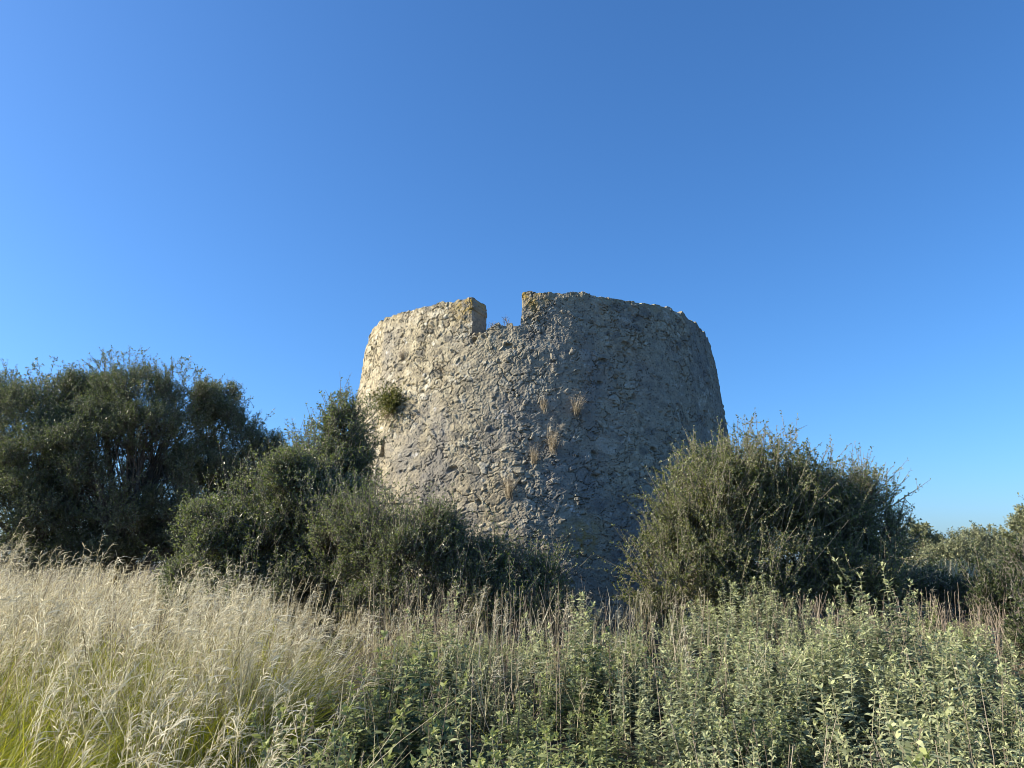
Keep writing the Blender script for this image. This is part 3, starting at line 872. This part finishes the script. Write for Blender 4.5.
cxs, cys = scatter(320, left_x, 2.5, 9.2, rng, 0.85)              # tussock centres
cn = vnoise(np.stack([cxs * 1.05, cys * 0.8], -1), 28)
ok = cn > 0.42
cxs, cys, cn = cxs[ok], cys[ok], cn[ok]
kk = np.repeat(np.arange(len(cxs)), rng.integers(7, 24, len(cxs)))
an, rd = rng.uniform(0, 2 * np.pi, len(kk)), 0.20 * rng.random(len(kk)) ** 0.7
x, y = cxs[kk] + np.cos(an) * rd, cys[kk] + np.sin(an) * rd
fan = np.stack([np.cos(an), np.sin(an), 0 * an], -1) * (rd * 1.3)[:, None]
fan += np.stack([rng.normal(0.04, 0.22, len(cxs)), rng.normal(0, 0.14, len(cxs)), np.zeros(len(cxs))], -1)[kk]
ht = ((0.62 + 0.6 * rng.random(len(cxs)) ** 1.3) * (0.62 + 0.75 * cn))[kk]
sl = sstep(-0.50, -0.14, x / y)                                # the grass is lower towards the herbs
hgt = (0.74 + 0.40 * sstep(2.4, 6.0, y)) * (1 - 0.42 * sl) * rng.uniform(0.6, 1.1, len(x)) * ht
keepn = rng.random(len(x)) < 0.26 + 0.74 * sstep(2.8, 5.8, y)
x, y, hgt, fan = x[keepn], y[keepn], hgt[keepn], fan[keepn]
culms(x, y, hgt, (0.12, 0, 0), rng.uniform(0.003, 0.0055, len(x)), 0.75, rng, fan)
# bold feathery stems that stand out of the mass
for n_, y0, y1, lo_, hi_, w_, bg in ((80, 2.3, 4.2, 0.70, 1.10, 0.0055, 1.5), (200, 4.2, 7.2, 0.95, 1.36, 0.0065, 1.9)):
    x, y = scatter(n_, lambda y, r: -0.72 * y + r * 0.46 * y, y0, y1, rng)
    sl = sstep(-0.50, -0.2, x / y)
    culms(x, y, rng.uniform(lo_, hi_, n_) * (1 - 0.36 * sl), (0.22, 0, 0), rng.uniform(0.8, 1.2, n_) * w_, 1.0, rng,
          np.stack([rng.normal(0, 0.2, n_), rng.normal(0, 0.12, n_), np.zeros(n_)], -1), bg)
# long pale straws leaning to the right at the near edge of the grass
x, y = scatter(34, lambda y, r: -1.7 + r * 0.8, 2.6, 3.6, rng)
culms(x, y, rng.uniform(0.75, 1.1, len(x)), (0.6, 0.05, 0), 0.0045, 0.2, rng)
# thinner drift between the herbs and along the shrubs
x, y = scatter(300, lambda y, r: grass_edge(y) + 0.2 + r ** 1.6 * 3.0, 5.5, 10.4, rng)
culms(x, y, rng.uniform(0.5, 0.95, len(x)), (0.12, 0, 0), rng.uniform(0.003, 0.005, len(x)), 0.35, rng)
x, y = scatter(140, lambda y, r: 0.5 + r * 6.0, 8.8, 10.8, rng)
culms(x, y, rng.uniform(0.4, 0.8, len(x)), (0.08, 0, 0), rng.uniform(0.003, 0.005, len(x)), 0.3, rng)
# tawny strip far right and thin grass round the olives
x, y = scatter(1800, lambda y, r: 0.42 * y + r * 0.4 * y, 15, 27, rng)
culms(x, y, rng.uniform(0.5, 1.1, len(x)), (0.12, 0, 0), rng.uniform(0.010, 0.018, len(x)), 0.6, rng)
x, y = scatter(2200, lambda y, r: -0.75 * y + r * 0.6 * y, 9.5, 20, rng)
culms(x, y, rng.uniform(0.5, 1.0, len(x)), (0.12, 0, 0), rng.uniform(0.008, 0.014, len(x)), 0.6, rng)
o = dry.build('dry_grass', [M['straw'], M['plume']])
tag(o, 'tall dry straw coloured grass with drooping plumes, thickest at the left', 'grass', kind='stuff')

gg = MB()


def blades(x, y, L, W, rng, lean=(0.15, 0, 0), spread=0.45, droop=0.7):
    n = len(x)
    base = np.stack([x, y, gz(x, y) - 0.02], -1)
    D = nrm(UPV + rng.normal(0, spread, (n, 3)) * [1, 1, 0] + np.asarray(lean))
    out = nrm(D * [1, 1, 0] + 1e-4)
    bend = (out * 0.5 - UPV * droop * 0.6) * (L * rng.uniform(0.1, 1.0, n))[:, None]
    ribbons(gg, base, D, L, W, nrm(np.cross(D, rand_dirs(rng, n))), bend, 4, 'blade')


x, y = scatter(32000, left_x, 1.9, 7.0, rng, 1.15)
den = vnoise(np.stack([x * 1.1 + 9, y * 1.1], -1), 18)
ok = (den > 0.36) & (x < grass_edge(y) - 0.25)
blades(x[ok], y[ok], rng.uniform(0.4, 1.08, ok.sum()), rng.uniform(0.003, 0.007, ok.sum()), rng, spread=0.6)
x, y = scatter(1800, lambda y, r: grass_edge(y) + r * (1.2 * y + 1.5), 1.8, 10.5, rng)
blades(x, y, rng.uniform(0.15, 0.45, len(x)), rng.uniform(0.003, 0.006, len(x)), rng)
o = gg.build('green_grass', M['green'])
tag(o, 'yellow green grass blades growing through the foot of the dry grass', 'grass', kind='stuff')

# ------------------------------------------------------------------ brown stalks (uncountable)
st = MB()


def stalks(x, y, hgt, rng, lean=0.10, r=0.0026):
    ok = vnoise(np.stack([x * 1.6, y * 1.6], -1), 44) > 0.44
    x, y, hgt = x[ok], y[ok], hgt[ok]
    n = len(x)
    A = np.stack([x, y, gz(x, y) - 0.02], -1)
    B = A + UPV * hgt[:, None] + rng.normal(0, lean, (n, 3)) * [1, 1, 0] * hgt[:, None]
    wires(st, A, B, r * 1.2, r * 0.6, bend=rng.normal(0, 0.03, (n, 3)), segs=3)
    k = np.repeat(np.arange(n), 9)
    t = rng.uniform(0.4, 1.0, len(k))
    P = A[k] + (B - A)[k] * t[:, None]
    ld = nrm((B - A)[k] / hgt[k][:, None] * 0.7 + rand_dirs(rng, len(k)) * 0.8)
    ribbons(st, P, ld, rng.uniform(0.012, 0.035, len(k)), rng.uniform(0.004, 0.009, len(k)), nrm(np.cross(ld, rand_dirs(rng, len(k)))), None, 1, 'blade')


x, y = scatter(700, lambda y, r: -1.3 + r * (0.72 * y + 1.6), 2.4, 9.6, rng)
stalks(x, y, rng.uniform(0.4, 0.85, len(x)), rng, 0.14)
x, y = scatter(330, lambda y, r: -1.7 + r * 2.6, 8.4, 11.2, rng)
stalks(x, y, rng.uniform(0.3, 0.95, len(x)), rng, 0.10)
x, y = scatter(480, lambda y, r: 2.9 + r * 3.2, 8.0, 10.0, rng)
stalks(x, y, rng.uniform(0.25, 0.78, len(x)), rng, 0.17, 0.003)
o = st.build('dry_stalks', M['stalk'])
tag(o, 'thin brown withered flower stalks standing among the leafy herbs', 'dry stalks', kind='stuff')

# ------------------------------------------------------------------ leafy herbs
def herb_meshes(seed, mat, hgt, ns, ll, lw):
    rng = np.random.default_rng(seed)
    lf, sm = MB(), MB()
    ang = rng.uniform(0, 2 * np.pi, ns)
    q_ = rng.random(ns) ** 0.6
    rad = 0.07 + 0.10 * q_
    A = np.stack([np.cos(ang) * rad, np.sin(ang) * rad, np.full(ns, -0.03)], -1)
    H = hgt * (1.0 - 0.42 * q_) * rng.uniform(0.72, 1.12, ns)          # a bushy mound: inner stems are tallest
    tilt = np.stack([np.cos(ang), np.sin(ang), 0 * ang], -1) * (0.04 + 0.34 * q_ * rng.uniform(0.4, 1.2, ns))[:, None]
    B = A + (UPV + tilt) * H[:, None]
    bend = rng.normal(0, 0.03, (ns, 3)) * [1, 1, 0] + tilt * -0.12
    wires(sm, A, B, 0.0035, 0.0018, bend=bend, segs=4)
    Ps, Ds, Ls, Ys = [], [], [], []
    for s in range(ns):
        nn = int(H[s] / 0.019)
        for i in range(nn):
            t = 0.12 + 0.88 * (i + rng.uniform(-0.3, 0.3)) / nn
            if t < 0.3 and rng.random() < 0.4:
                continue
            c = A[s] * (1 - t) + B[s] * t + bend[s] * t * (1 - t) * 4
            a0 = i * 1.57 + rng.normal(0, 0.3)
            for q in (0, math.pi):
                Ps.append(c)
                Ds.append([math.cos(a0 + q), math.sin(a0 + q), rng.uniform(-0.1, 0.8) + 0.7 * max(0, t - 0.6)])
                Ls.append(ll * rng.uniform(0.6, 1.15) * (1.0 - 0.45 * max(0, t - 0.6) / 0.4))
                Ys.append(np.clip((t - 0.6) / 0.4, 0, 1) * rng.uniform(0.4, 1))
        for i in range(9):                                  # the tight pale tip
            a0 = rng.uniform(0, 2 * np.pi)
            Ps.append(B[s] + rng.normal(0, 0.006, 3))
            Ds.append([math.cos(a0) * 0.7, math.sin(a0) * 0.7, rng.uniform(0.4, 1.4)])
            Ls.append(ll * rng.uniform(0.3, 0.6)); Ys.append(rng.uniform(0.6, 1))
    P, D, L, Y = np.array(Ps), nrm(np.array(Ds)), np.array(Ls), np.array(Ys)
    side = nrm(np.cross(D, UPV + rand_dirs(rng, len(D)) * 0.55))
    bd = (-UPV * rng.uniform(0.1, 0.55, (len(D), 1)) + rand_dirs(rng, len(D)) * 0.15) * L[:, None]
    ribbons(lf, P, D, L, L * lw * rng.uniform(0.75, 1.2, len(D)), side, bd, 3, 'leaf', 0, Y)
    return lf.mesh('foliage', [M[mat]]), sm.mesh('stem', [M['herb_stem']])


variants = {
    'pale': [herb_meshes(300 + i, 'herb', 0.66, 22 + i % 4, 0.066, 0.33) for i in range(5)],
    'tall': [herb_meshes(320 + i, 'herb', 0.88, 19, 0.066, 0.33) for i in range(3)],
    'green': [herb_meshes(340 + i, 'herb_shaded', 0.64, 23, 0.064, 0.40) for i in range(4)],
}
hr = random.Random(5)
placed = []


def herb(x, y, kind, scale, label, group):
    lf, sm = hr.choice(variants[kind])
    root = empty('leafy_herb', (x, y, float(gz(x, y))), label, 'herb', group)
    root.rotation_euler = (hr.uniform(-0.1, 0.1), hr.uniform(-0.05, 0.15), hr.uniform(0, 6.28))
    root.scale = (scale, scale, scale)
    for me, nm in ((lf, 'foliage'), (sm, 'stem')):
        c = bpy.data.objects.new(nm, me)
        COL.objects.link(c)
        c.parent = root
    placed.append((x, y))


special = [
    (2.45, 8.6, 'tall', 1.05, 'tall bright yellow green herb standing up before the dark middle of the large rounded shrub'),
    (3.05, 8.5, 'tall', 0.9, 'bright herb just right of the tallest one before the large rounded shrub'),
    (0.75, 9.2, 'tall', 0.85, 'bright herb below the tower, between the low dark and the large rounded shrub'),
    (4.7, 7.9, 'tall', 0.75, 'bright leafy herb near the right edge beside the dark twiggy shrub'),
    (-0.62, 4.9, 'green', 1.5, 'broad green herb clump at the centre, beside the edge of the tall dry grass'),
]
for x_, y_, k_, s_, lab in special:
    herb(x_, y_, k_, s_, lab, None)
tries = 0
count = {'a': 0}
while len(placed) < 285 and tries < 20000:
    tries += 1
    y_ = 1.75 + 8.1 * hr.random() ** 1.15
    lo, hi = grass_edge(y_) + (0.3 if y_ > 3.2 else 0.75), 0.72 * y_ + 0.5
    x_ = hr.uniform(lo, hi)
    if any((x_ - a) ** 2 + (y_ - b) ** 2 < (0.19 + 0.026 * y_) ** 2 for a, b in placed[-400:]):
        continue
    if x_ > 0.57 * y_ and y_ > 6.0:
        continue
    if float(vnoise(np.array([[x_ * 1.3, y_ * 1.3]]), 33)[0]) < 0.37:
        continue
    dk = hr.random() < (0.85 if x_ < 0.25 * y_ - 0.3 and y_ < 6.2 else 0.12)  # herbs with shade in their colour go mostly into the shaded patch
    if y_ > 6.5:
        lab, gp = 'pale leafy herb in the back rows below the shrubs', 'pale herbs in the back rows'
    elif dk:
        lab, gp = 'green leafy herb in the shaded patch at bottom centre', 'green herbs in the shaded patch'
    else:
        lab, gp = 'pale grey green felted herb in the sunny thicket at bottom right', 'pale herbs in the sunny thicket'
    kind = 'green' if dk else ('tall' if hr.random() < 0.18 else 'pale')
    herb(x_, y_, kind, hr.uniform(0.6, 1.15) * (0.68 + 0.62 * float(vnoise(np.array([[x_ * 0.8, y_ * 0.8]]), 35)[0])) * (1.0 + 0.28 * max(0.0, min(1.0, (4.6 - y_) / 2))), lab, gp)
